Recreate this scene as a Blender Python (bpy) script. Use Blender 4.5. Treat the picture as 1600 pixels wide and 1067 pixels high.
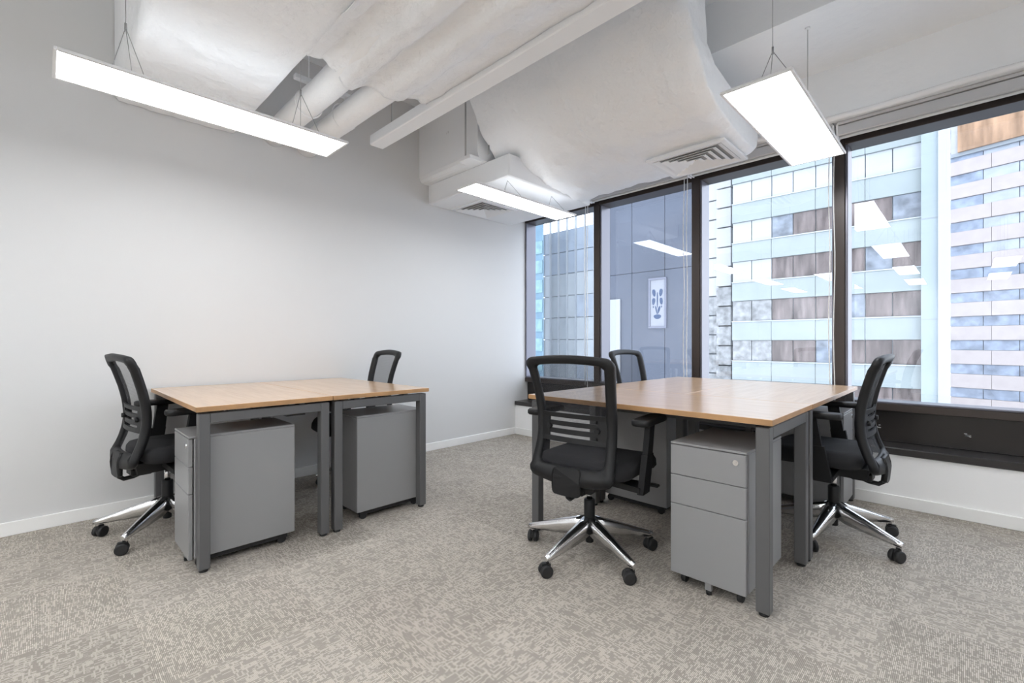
import bpy, bmesh, math, random
from mathutils import Vector, Matrix, noise
random.seed(7)
for o in list(bpy.data.objects):
    bpy.data.objects.remove(o)
S = bpy.context.scene
C = S.collection
PI = math.pi

# ------------------------------------------------------------------ camera, world, exposure
YAW, FPX, HORIZON, EYE = 0.7774, 720.1, 535.44, 1.04
cd = bpy.data.cameras.new('camera')
cd.sensor_fit = 'HORIZONTAL'; cd.sensor_width = 36.0
cd.lens = FPX / 1600 * 36
cd.shift_y = (HORIZON - 533.5) / 1600
cd.clip_start = 0.02; cd.clip_end = 500
cam = bpy.data.objects.new('camera', cd); C.objects.link(cam)
cam.location = (0, 0, EYE); cam.rotation_euler = (PI / 2, 0, YAW)
S.camera = cam
SKY = 4.2
LAMP, UPLIGHT_FILL = 11.0, 1.15
w = bpy.data.worlds.new('overcast_sky'); S.world = w; w.use_nodes = True
nt = w.node_tree; nt.nodes.clear()
wo = nt.nodes.new('ShaderNodeOutputWorld'); bg = nt.nodes.new('ShaderNodeBackground')
tc = nt.nodes.new('ShaderNodeTexCoord'); nz = nt.nodes.new('ShaderNodeTexNoise')
nz.inputs['Scale'].default_value = 3.5; nz.inputs['Detail'].default_value = 5
rp = nt.nodes.new('ShaderNodeValToRGB')
rp.color_ramp.elements[0].position = .4; rp.color_ramp.elements[0].color = (.76, .86, 1, 1)
rp.color_ramp.elements[1].position = .58; rp.color_ramp.elements[1].color = (.95, .98, 1, 1)
nt.links.new(tc.outputs['Generated'], nz.inputs['Vector']); nt.links.new(nz.outputs['Fac'], rp.inputs['Fac'])
nt.links.new(rp.outputs['Color'], bg.inputs['Color']); bg.inputs['Strength'].default_value = SKY
nt.links.new(bg.outputs['Background'], wo.inputs['Surface'])
vs = S.view_settings
vs.view_transform = 'Standard'; vs.look = 'None'; vs.gamma = 1.0; vs.use_curve_mapping = False
vs.exposure = 0.16
S.cycles.max_bounces = 14; S.cycles.diffuse_bounces = 8; S.cycles.transparent_max_bounces = 16

# ------------------------------------------------------------------ materials
M = {}
def new_mat(name):
    m = bpy.data.materials.new(name); m.use_nodes = True
    n = m.node_tree; b = n.nodes['Principled BSDF']; M[name] = m
    return m, n, b
def link(n, a, b): n.links.new(a, b)
def mat(name, col, rough=.5, metal=0, bump=0, scale=60, var=0, spec=.5, detail=4, coat=0, stretch=None, dist=.01):
    m, n, b = new_mat(name)
    b.inputs['Base Color'].default_value = (*col, 1); b.inputs['Roughness'].default_value = rough
    b.inputs['Metallic'].default_value = metal; b.inputs['Specular IOR Level'].default_value = spec
    b.inputs['Coat Weight'].default_value = coat
    if bump or var:
        t = n.nodes.new('ShaderNodeTexCoord'); mp = n.nodes.new('ShaderNodeMapping')
        if stretch: mp.inputs['Scale'].default_value = stretch
        x = n.nodes.new('ShaderNodeTexNoise'); x.inputs['Scale'].default_value = scale; x.inputs['Detail'].default_value = detail
        link(n, t.outputs['Object'], mp.inputs['Vector']); link(n, mp.outputs['Vector'], x.inputs['Vector'])
        if bump:
            bp = n.nodes.new('ShaderNodeBump'); bp.inputs['Strength'].default_value = bump; bp.inputs['Distance'].default_value = dist
            link(n, x.outputs['Fac'], bp.inputs['Height']); link(n, bp.outputs['Normal'], b.inputs['Normal'])
        if var:
            r = n.nodes.new('ShaderNodeValToRGB')
            r.color_ramp.elements[0].position = .3; r.color_ramp.elements[1].position = .7
            r.color_ramp.elements[0].color = (*[max(0, c * (1 - var)) for c in col], 1)
            r.color_ramp.elements[1].color = (*[min(1, c * (1 + var)) for c in col], 1)
            link(n, x.outputs['Fac'], r.inputs['Fac']); link(n, r.outputs['Color'], b.inputs['Base Color'])
    return m
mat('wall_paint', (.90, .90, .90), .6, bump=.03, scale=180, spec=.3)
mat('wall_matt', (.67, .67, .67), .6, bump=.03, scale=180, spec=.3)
mat('ceiling_paint', (.87, .885, .90), .7, bump=.25, scale=14, detail=8, spec=.2)
mat('beam_paint', (.88, .89, .90), .6, bump=.5, scale=7, detail=10, spec=.3, dist=.02)
mat('skirting', (.86, .86, .85), .35, spec=.4)
mat('film', (.905, .92, .94), .36, bump=.8, scale=9, detail=8, spec=.5, dist=.035)
mat('pipe_wrap', (.90, .90, .90), .45, bump=.4, scale=16, detail=5, dist=.02)
mat('white_metal', (.86, .87, .885), .45, bump=.03, scale=40)
mat('grey_metal', (.55, .55, .55), .45)
mat('galv', (.5, .5, .5), .35, metal=.8)
mat('wire', (.35, .35, .35), .4, metal=.7)
mat('throat', (.36, .36, .36), .8)
mat('dark_slot', (.05, .05, .05), .8)
mat('desk_steel', (.105, .105, .107), .42, bump=.02, scale=300)
mat('pedestal_steel', (.265, .265, .27), .36, bump=.015, scale=400)
mat('black_plastic', (.009, .009, .010), .48, bump=.03, scale=250, spec=.35)
mat('black_rubber', (.013, .013, .014), .6)
mat('seat_fabric', (.011, .011, .013), .85, bump=.3, scale=500)
mat('dark_arm', (.008, .008, .009), .55, spec=.3)
mat('chrome', (.80, .80, .81), .2, metal=1)
mat('mullion_brown', (.055, .043, .038), .32, metal=.3, bump=.02, scale=50)
mat('frame_sky_grey', (.16, .16, .19), .3, metal=.5)  # bluish grey imitates sky reflected on the frame's inner faces
mat('sill_black', (.028, .025, .025), .3, bump=.05, scale=30)
mat('panel_black', (.020, .017, .016), .22, bump=.04, scale=12)
mat('blind_silver', (.60, .60, .61), .35, metal=.2)
mat('cord_white', (.75, .75, .74), .5)
mat('scuff', (.5, .5, .5), .7)
mat('lamp_frame', (.82, .82, .83), .35)
def emis(name, col, s):
    m, n, b = new_mat(name); b.inputs['Base Color'].default_value = (.9, .9, .9, 1)
    b.inputs['Emission Color'].default_value = (*col, 1); b.inputs['Emission Strength'].default_value = s
emis('diffuser', (.955, .98, 1), LAMP)
emis('uplight_fill', (.955, .98, 1), UPLIGHT_FILL)

def wood():
    m, n, b = new_mat('wood')
    t = n.nodes.new('ShaderNodeTexCoord'); mp = n.nodes.new('ShaderNodeMapping'); mp.inputs['Scale'].default_value = (1.2, 16, 16)
    x = n.nodes.new('ShaderNodeTexNoise'); x.inputs['Scale'].default_value = 3.2; x.inputs['Detail'].default_value = 8; x.inputs['Distortion'].default_value = .6
    r = n.nodes.new('ShaderNodeValToRGB')
    r.color_ramp.elements[0].position = .3; r.color_ramp.elements[0].color = (.56, .355, .20, 1)
    r.color_ramp.elements[1].position = .7; r.color_ramp.elements[1].color = (.68, .46, .285, 1)
    link(n, t.outputs['Object'], mp.inputs['Vector']); link(n, mp.outputs['Vector'], x.inputs['Vector'])
    link(n, x.outputs['Fac'], r.inputs['Fac']); link(n, r.outputs['Color'], b.inputs['Base Color'])
    b.inputs['Roughness'].default_value = .3; b.inputs['Specular IOR Level'].default_value = .6
    b.inputs['Coat Weight'].default_value = .7; b.inputs['Coat Roughness'].default_value = .16
wood()
mat('wood_edge', (.44, .25, .115), .4, var=.15, scale=8)

def mesh_fabric():
    m, n, b = new_mat('mesh_fabric')
    b.inputs['Base Color'].default_value = (.016, .016, .020, 1); b.inputs['Roughness'].default_value = .7
    out = n.nodes['Material Output']; tr = n.nodes.new('ShaderNodeBsdfTransparent'); mx = n.nodes.new('ShaderNodeMixShader')
    t = n.nodes.new('ShaderNodeTexCoord')
    outs = []
    for d in ('X', 'Z'):
        wv = n.nodes.new('ShaderNodeTexWave'); wv.bands_direction = d; wv.inputs['Scale'].default_value = 48
        link(n, t.outputs['Object'], wv.inputs['Vector']); outs.append(wv.outputs['Fac'])
    mu = n.nodes.new('ShaderNodeMath'); mu.operation = 'MULTIPLY'; link(n, outs[0], mu.inputs[0]); link(n, outs[1], mu.inputs[1])
    mr = n.nodes.new('ShaderNodeMapRange'); mr.inputs['To Min'].default_value = .40; mr.inputs['To Max'].default_value = .66
    link(n, mu.outputs[0], mr.inputs['Value']); link(n, mr.outputs[0], mx.inputs['Fac'])
    link(n, b.outputs[0], mx.inputs[1]); link(n, tr.outputs[0], mx.inputs[2]); link(n, mx.outputs[0], out.inputs['Surface'])
mesh_fabric()

def glass():
    m, n, b = new_mat('window_glass'); n.nodes.remove(b)
    out = n.nodes['Material Output']; tr = n.nodes.new('ShaderNodeBsdfTransparent'); gl = n.nodes.new('ShaderNodeBsdfGlossy')
    tr.inputs['Color'].default_value = (.95, .97, 1, 1); gl.inputs['Roughness'].default_value = 0; gl.inputs['Color'].default_value = (.9, .93, 1, 1)
    lw = n.nodes.new('ShaderNodeLayerWeight'); lw.inputs['Blend'].default_value = .5
    mr = n.nodes.new('ShaderNodeMapRange'); mr.inputs['From Min'].default_value = .15; mr.inputs['To Min'].default_value = .065; mr.inputs['To Max'].default_value = .30
    mx = n.nodes.new('ShaderNodeMixShader')
    link(n, lw.outputs['Facing'], mr.inputs['Value']); link(n, mr.outputs[0], mx.inputs['Fac'])
    link(n, tr.outputs[0], mx.inputs[1]); link(n, gl.outputs[0], mx.inputs[2]); link(n, mx.outputs[0], out.inputs['Surface'])
glass()

def carpet():
    m, n, b = new_mat('carpet')
    t = n.nodes.new('ShaderNodeTexCoord'); oi = n.nodes.new('ShaderNodeObjectInfo')
    def mth(op, a, c=None, v=None):
        k = n.nodes.new('ShaderNodeMath'); k.operation = op
        link(n, a, k.inputs[0])
        if c is not None: link(n, c, k.inputs[1])
        if v is not None: k.inputs[1].default_value = v
        return k.outputs[0]
    off = n.nodes.new('ShaderNodeVectorMath'); off.operation = 'ADD'
    link(n, t.outputs['Object'], off.inputs[0])
    sc = n.nodes.new('ShaderNodeVectorMath'); sc.operation = 'SCALE'; sc.inputs['Scale'].default_value = 37
    link(n, oi.outputs['Color'], sc.inputs[0])
    comb = n.nodes.new('ShaderNodeCombineXYZ'); mz = mth('MULTIPLY', oi.outputs['Random'], v=13)
    link(n, mz, comb.inputs['Z']); link(n, comb.outputs[0], off.inputs[1])
    def nse(scale, sx, sy):
        mp = n.nodes.new('ShaderNodeMapping'); mp.inputs['Scale'].default_value = (sx, sy, 1)
        x = n.nodes.new('ShaderNodeTexNoise'); x.inputs['Scale'].default_value = scale; x.inputs['Detail'].default_value = 2
        link(n, off.outputs[0], mp.inputs['Vector']); link(n, mp.outputs['Vector'], x.inputs['Vector']); return x.outputs['Fac']
    def ramp(f, p0, p1):
        r = n.nodes.new('ShaderNodeMapRange'); r.inputs['From Min'].default_value = p0; r.inputs['From Max'].default_value = p1; link(n, f, r.inputs['Value']); return r.outputs[0]
    def cells(sx, sy, th, soft=.02):
        sn = n.nodes.new('ShaderNodeVectorMath'); sn.operation = 'SNAP'; sn.inputs[1].default_value = (sx, sy, .001)
        link(n, off.outputs[0], sn.inputs[0])
        wn = n.nodes.new('ShaderNodeTexWhiteNoise'); wn.noise_dimensions = '3D'; link(n, sn.outputs[0], wn.inputs['Vector'])
        return ramp(wn.outputs['Value'], th, th + soft)
    zone = ramp(nse(1, 9, 9), .35, .5)
    da = cells(.026, .0045, .77); db = cells(.0045, .022, .84); dc = cells(.010, .0045, .73)
    wv = n.nodes.new('ShaderNodeTexWave'); wv.bands_direction = 'Y'; wv.inputs['Scale'].default_value = 69.8
    link(n, off.outputs[0], wv.inputs['Vector'])
    rib = ramp(wv.outputs['Fac'], .1, .6)
    big = nse(1, 5, 5); fine = nse(1, 300, 300)
    a = mth('MAXIMUM', mth('MAXIMUM', da, db), mth('MULTIPLY', dc, zone))
    a = mth('MULTIPLY', mth('MULTIPLY', a, v=.44), mth('ADD', mth('MULTIPLY', rib, v=.6), v=.4))
    f = mth('ADD', mth('ADD', a, mth('MULTIPLY', rib, v=.24)), mth('MULTIPLY', big, v=.18))
    f = mth('ADD', f, mth('MULTIPLY', fine, v=.16))
    f = mth('ADD', f, mth('MULTIPLY', oi.outputs['Random'], v=.15))
    r = n.nodes.new('ShaderNodeValToRGB')
    r.color_ramp.elements[0].position = .12; r.color_ramp.elements[0].color = (.19, .170, .148, 1)
    r.color_ramp.elements[1].position = 1.05; r.color_ramp.elements[1].color = (.60, .548, .485, 1)
    link(n, f, r.inputs['Fac']); link(n, r.outputs['Color'], b.inputs['Base Color'])
    b.inputs['Roughness'].default_value = .95; b.inputs['Specular IOR Level'].default_value = .15
    bp = n.nodes.new('ShaderNodeBump'); bp.inputs['Strength'].default_value = .5; bp.inputs['Distance'].default_value = .003
    link(n, f, bp.inputs['Height']); link(n, bp.outputs['Normal'], b.inputs['Normal'])
carpet()

# ------------------------------------------------------------------ helpers
class MB:
    def __init__(s): s.v = []; s.f = []; s.smooth = []
    def add(s, vs, fs, sm=False):
        o = len(s.v); s.v += [tuple(p) for p in vs]
        s.f += [tuple(i + o for i in q) for q in fs]; s.smooth += [sm] * len(fs); return s
    def box(s, x0, x1, y0, y1, z0, z1):
        return s.hexa([(x0, y0, z0), (x1, y0, z0), (x1, y1, z0), (x0, y1, z0), (x0, y0, z1), (x1, y0, z1), (x1, y1, z1), (x0, y1, z1)])
    def hexa(s, p):
        return s.add(p, [(3, 2, 1, 0), (4, 5, 6, 7), (0, 1, 5, 4), (1, 2, 6, 5), (2, 3, 7, 6), (3, 0, 4, 7)])
    def bbox(s, x0, x1, y0, y1, z0, z1, b=.003):
        # box with chamfered edges
        c = []
        bm = bmesh.new(); bmesh.ops.create_cube(bm, size=1)
        for q in bm.verts: q.co = Vector(((x0 + x1) / 2 + q.co.x * (x1 - x0), (y0 + y1) / 2 + q.co.y * (y1 - y0), (z0 + z1) / 2 + q.co.z * (z1 - z0)))
        bmesh.ops.bevel(bm, geom=bm.edges[:], offset=b, segments=1, affect='EDGES', profile=.5)
        bm.verts.index_update(); s.add([q.co[:] for q in bm.verts], [[q.index for q in f.verts] for f in bm.faces]); bm.free(); return s
    def tube(s, pts, r, n=8, cap=True):
        pts = [Vector(p) for p in pts]; rs = r if isinstance(r, (list, tuple)) else [r] * len(pts)
        vs = []; up = None
        for i, p in enumerate(pts):
            d = (pts[min(i + 1, len(pts) - 1)] - pts[max(i - 1, 0)]).normalized()
            if up is None:
                up = Vector((0, 0, 1)) if abs(d.z) < .9 else Vector((1, 0, 0))
            a = d.cross(up).normalized(); bb = a.cross(d).normalized(); up = bb
            for k in range(n):
                t = 2 * PI * k / n; vs.append(p + (a * math.cos(t) + bb * math.sin(t)) * rs[i])
        fs = [(i * n + k, i * n + (k + 1) % n, (i + 1) * n + (k + 1) % n, (i + 1) * n + k) for i in range(len(pts) - 1) for k in range(n)]
        s.add(vs, fs, True)
        if cap:
            m = len(pts) - 1
            s.add(vs[:n], [tuple(range(n))]); s.add(vs[m * n:], [tuple(range(n - 1, -1, -1))])
        return s
    def lathe(s, prof, n=16, axis='Z', c=(0, 0, 0)):
        vs = []
        for (r, h) in prof:
            for k in range(n):
                t = 2 * PI * k / n; p = (r * math.cos(t), r * math.sin(t), h)
                if axis == 'X': p = (h, r * math.cos(t), r * math.sin(t))
                if axis == 'Y': p = (r * math.sin(t), h, r * math.cos(t))
                vs.append((p[0] + c[0], p[1] + c[1], p[2] + c[2]))
        m = len(prof)
        s.add(vs, [(i * n + k, i * n + (k + 1) % n, (i + 1) * n + (k + 1) % n, (i + 1) * n + k) for i in range(m - 1) for k in range(n)], True)
        s.add(vs[:n], [tuple(range(n - 1, -1, -1))]); s.add(vs[-n:], [tuple(range(n))]); return s
    def rings(s, loops, closed=True, cap=True, sm=True):
        n = len(loops[0]); vs = [p for l in loops for p in l]
        rng = range(n) if closed else range(n - 1)
        s.add(vs, [(i * n + k, i * n + (k + 1) % n, (i + 1) * n + (k + 1) % n, (i + 1) * n + k) for i in range(len(loops) - 1) for k in rng], sm)
        if cap: s.add(loops[0], [tuple(range(n - 1, -1, -1))], False); s.add(loops[-1], [tuple(range(n))], False)
        return s
    def grid(s, rows, sm=True):
        return s.rings(rows, closed=False, cap=False, sm=sm)
    def mesh(s, name, m):
        me = bpy.data.meshes.new(name); me.from_pydata(s.v, [], s.f)
        me.polygons.foreach_set('use_smooth', s.smooth)
        bm = bmesh.new(); bm.from_mesh(me); bmesh.ops.remove_doubles(bm, verts=bm.verts[:], dist=1e-5)
        bmesh.ops.recalc_face_normals(bm, faces=bm.faces[:]); bm.to_mesh(me); bm.free()
        me.materials.append(M[m]); me.update(); return me
    def build(s, name, m, parent=None):
        return obj(name, s.mesh(name, m), parent)
def obj(name, me, parent=None, loc=(0, 0, 0), rz=0):
    o = bpy.data.objects.new(name, me); C.objects.link(o); o.location = loc; o.rotation_euler = (0, 0, rz); o.parent = parent
    return o
def tag(o, label, cat, group=None):
    o['label'] = label; o['category'] = cat
    if group: o['group'] = group
    return o
def thing(name, label, cat, loc=(0, 0, 0), rz=0, group=None):
    return tag(obj(name, None, None, loc, rz), label, cat, group)
def struct(o, label=None):
    o['kind'] = 'structure'
    if label: o['label'] = label
    return o

# ------------------------------------------------------------------ room shell
XL, XR, YB, YA = -3.677, 2.9, -4.3, 3.79     # left wall, right wall, wall behind camera, apron below the windows
YF, YG = 3.95, 4.10                             # front of window frames, glass
ZC, ZBEAM, ZLIN = 3.25, 2.92, 2.555
floor = struct(MB().box(XL, XR, YB, YA, -.12, -.012).build('floor', 'dark_slot'), 'grey beige carpet tile floor')
TS, TX, TY = .512, -2.25, .24
tile_cache = {}
def tile_mesh(wx, wy):
    key = (round(wx, 3), round(wy, 3))
    if key not in tile_cache:
        b, h = .0012, .012
        lo = [(-wx / 2 + .0001, -wy / 2 + .0001, -h), (wx / 2 - .0001, -wy / 2 + .0001, -h), (wx / 2 - .0001, wy / 2 - .0001, -h), (-wx / 2 + .0001, wy / 2 - .0001, -h)]
        mi = [(x, y, -.0007) for x, y, z in lo]
        hi = [(x - b * (1 if x > 0 else -1), y - b * (1 if y > 0 else -1), 0) for x, y, z in lo]
        tile_cache[key] = MB().rings([lo, mi, hi], sm=False).mesh('carpet_tile', 'carpet')
    return tile_cache[key]
rt = random.Random(3)
i0 = math.floor((XL - TX) / TS); i1 = math.ceil((XR - TX) / TS); j0 = math.floor((YB - TY) / TS); j1 = math.ceil((YA - TY) / TS)
for i in range(i0, i1):
    for j in range(j0, j1):
        x0, x1 = max(XL, TX + i * TS), min(XR, TX + (i + 1) * TS); y0, y1 = max(YB, TY + j * TS), min(YA, TY + (j + 1) * TS)
        if x1 - x0 < .02 or y1 - y0 < .02: continue
        full = abs(x1 - x0 - TS) < .001 and abs(y1 - y0 - TS) < .001
        obj('carpet_tile', tile_mesh(x1 - x0, y1 - y0), floor, ((x0 + x1) / 2, (y0 + y1) / 2, 0), (PI / 2 if (i + j) % 2 else 0) if full else 0)

ceil = struct(MB().box(XL - .2, XR + .2, YB - .2, 4.3, ZC, ZC + .15).build('ceiling', 'ceiling_paint'), 'rough white painted concrete ceiling slab')
MB().box(XL, XR, 3.05, YA + .4, ZBEAM, ZC).build('beam', 'beam_paint', ceil)
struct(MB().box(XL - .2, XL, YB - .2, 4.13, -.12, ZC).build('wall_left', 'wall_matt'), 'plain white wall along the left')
struct(MB().box(XR, XR + .2, YB - .2, 4.3, -.12, ZC).build('wall_right', 'wall_paint'), 'plain white wall to the right')
struct(MB().box(XL, XR, YB - .2, YB, -.12, ZC).build('wall_back', 'wall_paint'), 'plain white wall behind the viewer')
ww = struct(MB().box(XL, XR, YA, YG + .12, -.12, .33).build('wall_window', 'wall_paint'), 'low white wall under the windows')
MB().box(XL, XR, YA, YG + .12, ZLIN, ZBEAM).build('lintel', 'beam_paint', ww)
def skirt(name, x0, x1, y0, y1, out):
    m = MB(); d = .012
    if out == 'x': m.bbox(x0, x0 + d, y0, y1, 0, .075, .003)
    else: m.bbox(x0, x1, y0 - d, y0, 0, .075, .003)
    return struct(m.build(name, 'skirting'))
skirt('baseboard_left', XL, XL, YB, YA, 'x')
skirt('baseboard_window', XL + .012, XR, YA, YA, 'y')
struct(MB().bbox(XL, XR, 3.775, YG + .03, .33, .375, .004).build('trim_1', 'sill_black'), 'black window ledge above the low white wall')

# windows: bays between mullions
MULL = [-2.68, -1.664, -.64, .385, 1.41]
MULL.append(2.435)
edges = [XL] + MULL + [XR]
ZB0, ZB1, ZT0, ZT1 = .585, .645, 2.435, ZLIN
for n in range(7):
    xa, xb = edges[n], edges[n + 1]
    wx = struct(obj('window_%d' % (n + 1), None, None, ((xa + xb) / 2, YG, 0)), 'fixed window pane in dark brown metal frame')
    cx = (xa + xb) / 2
    a = xa + (.035 if n else .0) - cx; b = xb - (.035 if n < 6 else 0) - cx
    def wb(name, m, x0, x1, y0, y1, z0, z1, bev=.003):
        return MB().bbox(x0, x1, y0 - YG, y1 - YG, z0, z1, bev).build(name, m, wx)
    wb('bottom_rail', 'mullion_brown', a, b, YF, YG + .03, ZB0, ZB1 - .012)
    wb('glazing_sill', 'frame_sky_grey', a, b, YF + .004, YG + .03, ZB1 - .012, ZB1)
    wb('top_rail', 'mullion_brown', a, b, YF, YG + .03, ZT0, ZT1)
    if n: wb('side_frame', 'frame_sky_grey', a, a + .016, YF + .012, YG + .02, ZB1, ZT0)
    else: wb('side_frame', 'frame_sky_grey', a, a + .022, YF + .004, YG + .02, ZB1, ZT0)
    wb('side_frame', 'frame_sky_grey', b - .016, b, YF + .06, YG + .02, ZB1, ZT0)
    wb('lower_panel', 'panel_black', a, b, YF + .045, YG + .03, .375, ZB0)
    if n < 6: wb('mullion', 'mullion_brown', b, b + .07, YF, YG + .05, .375, ZT1)
    MB().box(a + .016, b - .016, -.003, .003, ZB1, ZT0).build('pane', 'window_glass', wx)
    if n in (3,):   # torn sticker remnants on the dark panel
        rs = random.Random(n)
        for sx in (-.30 + .0, .14):
            m = MB()
            for q in range(7):
                px, pz = sx + rs.uniform(-.02, .02), .47 + rs.uniform(-.012, .012); r = rs.uniform(.003, .008)
                m.add([(px + r * 1.6 * math.cos(k * 1.05) * rs.uniform(.6, 1.1), -.1065 + .0005 * q * 0, pz + r * .6 * math.sin(k * 1.05) * rs.uniform(.6, 1.1)) for k in range(6)], [(0, 1, 2, 3, 4, 5)])
            m.build('torn_sticker', 'scuff', wx)

# white painted conduit along the lintel
m = MB(); m.tube([(XL + .02 + i * .18, 3.772 + .003 * math.sin(i * 2.1), ZLIN + .012 + .004 * math.sin(i * 1.3)) for i in range(37)], .019, 10)
tag(m.build('conduit', 'pipe_wrap'), 'long white painted conduit running above the window blinds', 'pipe')

# roller blinds, one per bay
for n, lab in enumerate(['leftmost silver roller blind beside the white wall', 'silver roller blind above the second pane from the left wall',
                         'silver roller blind above the third pane, partly behind the big ceiling lamp', 'rightmost visible silver roller blind, above the widest pane']):
    xa, xb = edges[n] + (.04 if n == 0 else .012), edges[n + 1] - .012
    t = thing('roller_blind', lab, 'blind', ((xa + xb) / 2, 3.86, 2.44), 0, 'roller blinds over the windows')
    h = (xb - xa) / 2
    MB().bbox(-h, h, -.035, .03, .02, .088, .004).build('fascia', 'blind_silver', t)
    MB().bbox(-h, h, -.042, .0, .092, .112, .003).build('track', 'blind_silver', t)
    MB().tube([(-h + .01, -.005, .012), (h - .01, -.005, .012)], .010, 8).build('bottom_bar', 'cord_white', t)
    for s in (-1, 1): MB().bbox(s * h - .006, s * h + .006, -.04, .032, .005, .1, .002).build('end_bracket', 'white_metal', t)
    x = h - .03 if n < 2 else h - .02
    for dx, zl in ((0, -1.82), (.028, -1.90)):
        p = [(x + dx + .004 * math.sin(k * .9 + n), -.047 + .002 * math.cos(k), .06 + (zl - .06) * k / 14) for k in range(15)]
        MB().tube(p, .0032, 6).build('pull_cord', 'cord_white', t)
    MB().bbox(x - .006, x + .05, -.058, -.036, -1.95, -1.89, .003).build('cord_tensioner', 'cord_white', t)

# ------------------------------------------------------------------ services under the ceiling
def fbm(p, s=1.0): return noise.noise(Vector(p) * s) + .5 * noise.noise(Vector(p) * s * 2.1) + .25 * noise.noise(Vector(p) * s * 4.3)
def crease(x, y, cx, cy, n, R, A, ph=0):
    r = math.hypot(x - cx, y - cy); t = math.atan2(y - cy, x - cx)
    k = abs(math.sin(n * t / 2 + ph + .6 * math.sin(t * 2)))
    return A * math.exp(-r / R) * (1 - k ** .5) * min(1, r / .02)

# wrapped duct along the left: a box bottom, then a sheet slung over pipes
wd = thing('wrapped_duct', 'wide flat duct wrapped in wrinkled white film over the left lamp', 'duct', (XL, .62, 2.5))
ox, oy, oz = XL, .62, 2.5
def bottom(x, y):
    z = 2.505 + .010 * fbm((x, y, 0), 2.2) + .005 * fbm((x, y, 3), 9) + .012 * abs(fbm((x + y, y - .4 * x, 2), 4))
    z += crease(x, y, -2.28, .42, 9, .16, .03) - crease(x, y, -1.10, 1.45, 9, .2, .03, .7) + crease(x, y, -2.2, .62, 5, .07, .02, 2)
    return z
rows = []
X1 = 2.6
nx = 260
for i in range(nx + 1):
    x = XL + .004 + (X1 - XL) * i / nx; row = []
    for (y, z) in [(.30, 3.24), (.302, 3.0), (.30, 2.75), (.302, 2.56), (.308, 2.53), (.322, 2.512)]:
        row.append((x, y + .006 * fbm((x, z, 8), 3), z))
    for k in range(1, 33):
        y = .322 + (.93 - .322) * k / 33; row.append((x, y, bottom(x, y)))
    for (y, z) in [(.94, 2.512), (.952, 2.53), (.955, 2.6), (.955, 2.9), (.955, 3.24)]:
        row.append((x, y + .004 * fbm((x, z, 5), 4), z))
    rows.append([(a - ox, b - oy, c - oz) for a, b, c in row])
m = MB(); m.grid(rows); m.build('duct_wrap', 'film', wd)
rows = []
def sheet_z(x, y):
    a = [(.93, 2.505), (.99, 2.525), (1.06, 2.56), (1.12, 2.545), (1.18, 2.49), (1.24, 2.485), (1.30, 2.53), (1.35, 2.52), (1.42, 2.47), (1.49, 2.475), (1.55, 2.51), (1.61, 2.52), (1.69, 2.535)]
    for (y0, z0), (y1, z1) in zip(a, a[1:]):
        if y <= y1: 
            t = max(0, (y - y0) / (y1 - y0)); t = t * t * (3 - 2 * t); z = z0 + (z1 - z0) * t; break
    z += .012 * fbm((x, y, 1), 3) * min(1, (1.69 - y) / .1) + .008 * fbm((x * .5, y * 2, 4), 9) + .014 * abs(fbm((x + y, y - x * .3, 7), 5)) * min(1, (1.69 - y) / .08)
    z += -crease(x, y, -1.10, 1.45, 9, .2, .03, .7) + .5 * crease(x, y, -1.75, 1.55, 7, .12, .025, .3)
    return z
for i in range(211):
    row = []
    for k in range(41):
        y = .935 + (1.688 - .935) * k / 40
        xs = -2.45 + .05 * math.sin(y * 9) + .02 * fbm((y, 0, 0), 6)
        x = xs + (X1 - xs) * i / 210
        row.append((x - ox, y - oy, sheet_z(x, y) - oz))
    rows.append(row)
m = MB(); m.grid(rows); o = m.build('pipe_sheet', 'film', wd)
o.modifiers.new('thick', 'SOLIDIFY').thickness = .006

def pipe(y, z, r, x0, lab, wob=.006):
    m = MB()
    pts = [(x0 + (X1 - x0) * i / 60, y + wob * fbm((i * .3, y, 0), 1), z + wob * fbm((i * .3, y, 5), 1)) for i in range(61)]
    m.tube(pts, [r * (1 + .05 * noise.noise(Vector((i * .8, y, z)))) for i in range(61)], 16)
    return tag(m.build('insulated_pipe', 'pipe_wrap'), lab, 'pipe', 'insulated pipes reaching the left wall')
pipe(1.20, 2.585, .082, XL, 'white insulated pipe next to the flat wrapped duct')
pipe(1.44, 2.57, .080, XL, 'white insulated pipe nearest to the straight white tray')
# straight tray with a cut end
tr = thing('cable_tray', 'straight white tray under the ceiling along the wrinkled sheet', 'tray', (-3.14, 1.745, 2.5))
MB().bbox(0, 5.6, -.055, .055, .0, .075, .006).build('tray_body', 'white_metal', tr)
for x in (.18, 1.6, 3.0): MB().tube([(x, .02, .07), (x, .02, .749)], .004, 6).build('hanger_rod', 'wire', tr)
# slim pipe behind it
sp = thing('slim_pipe', 'slim white pipe high on the wall beside the air unit', 'pipe', (XL, 2.30, 2.99))
MB().tube([(0, 0, 0), (.88, 0, .008)], .026, 12).build('pipe_body', 'pipe_wrap', sp)
for x in (.74,): MB().lathe([(.033, -.012), (.033, .012)], 14, 'X', (x, 0, .008)).build('pipe_clamp', 'white_metal', sp)

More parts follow.
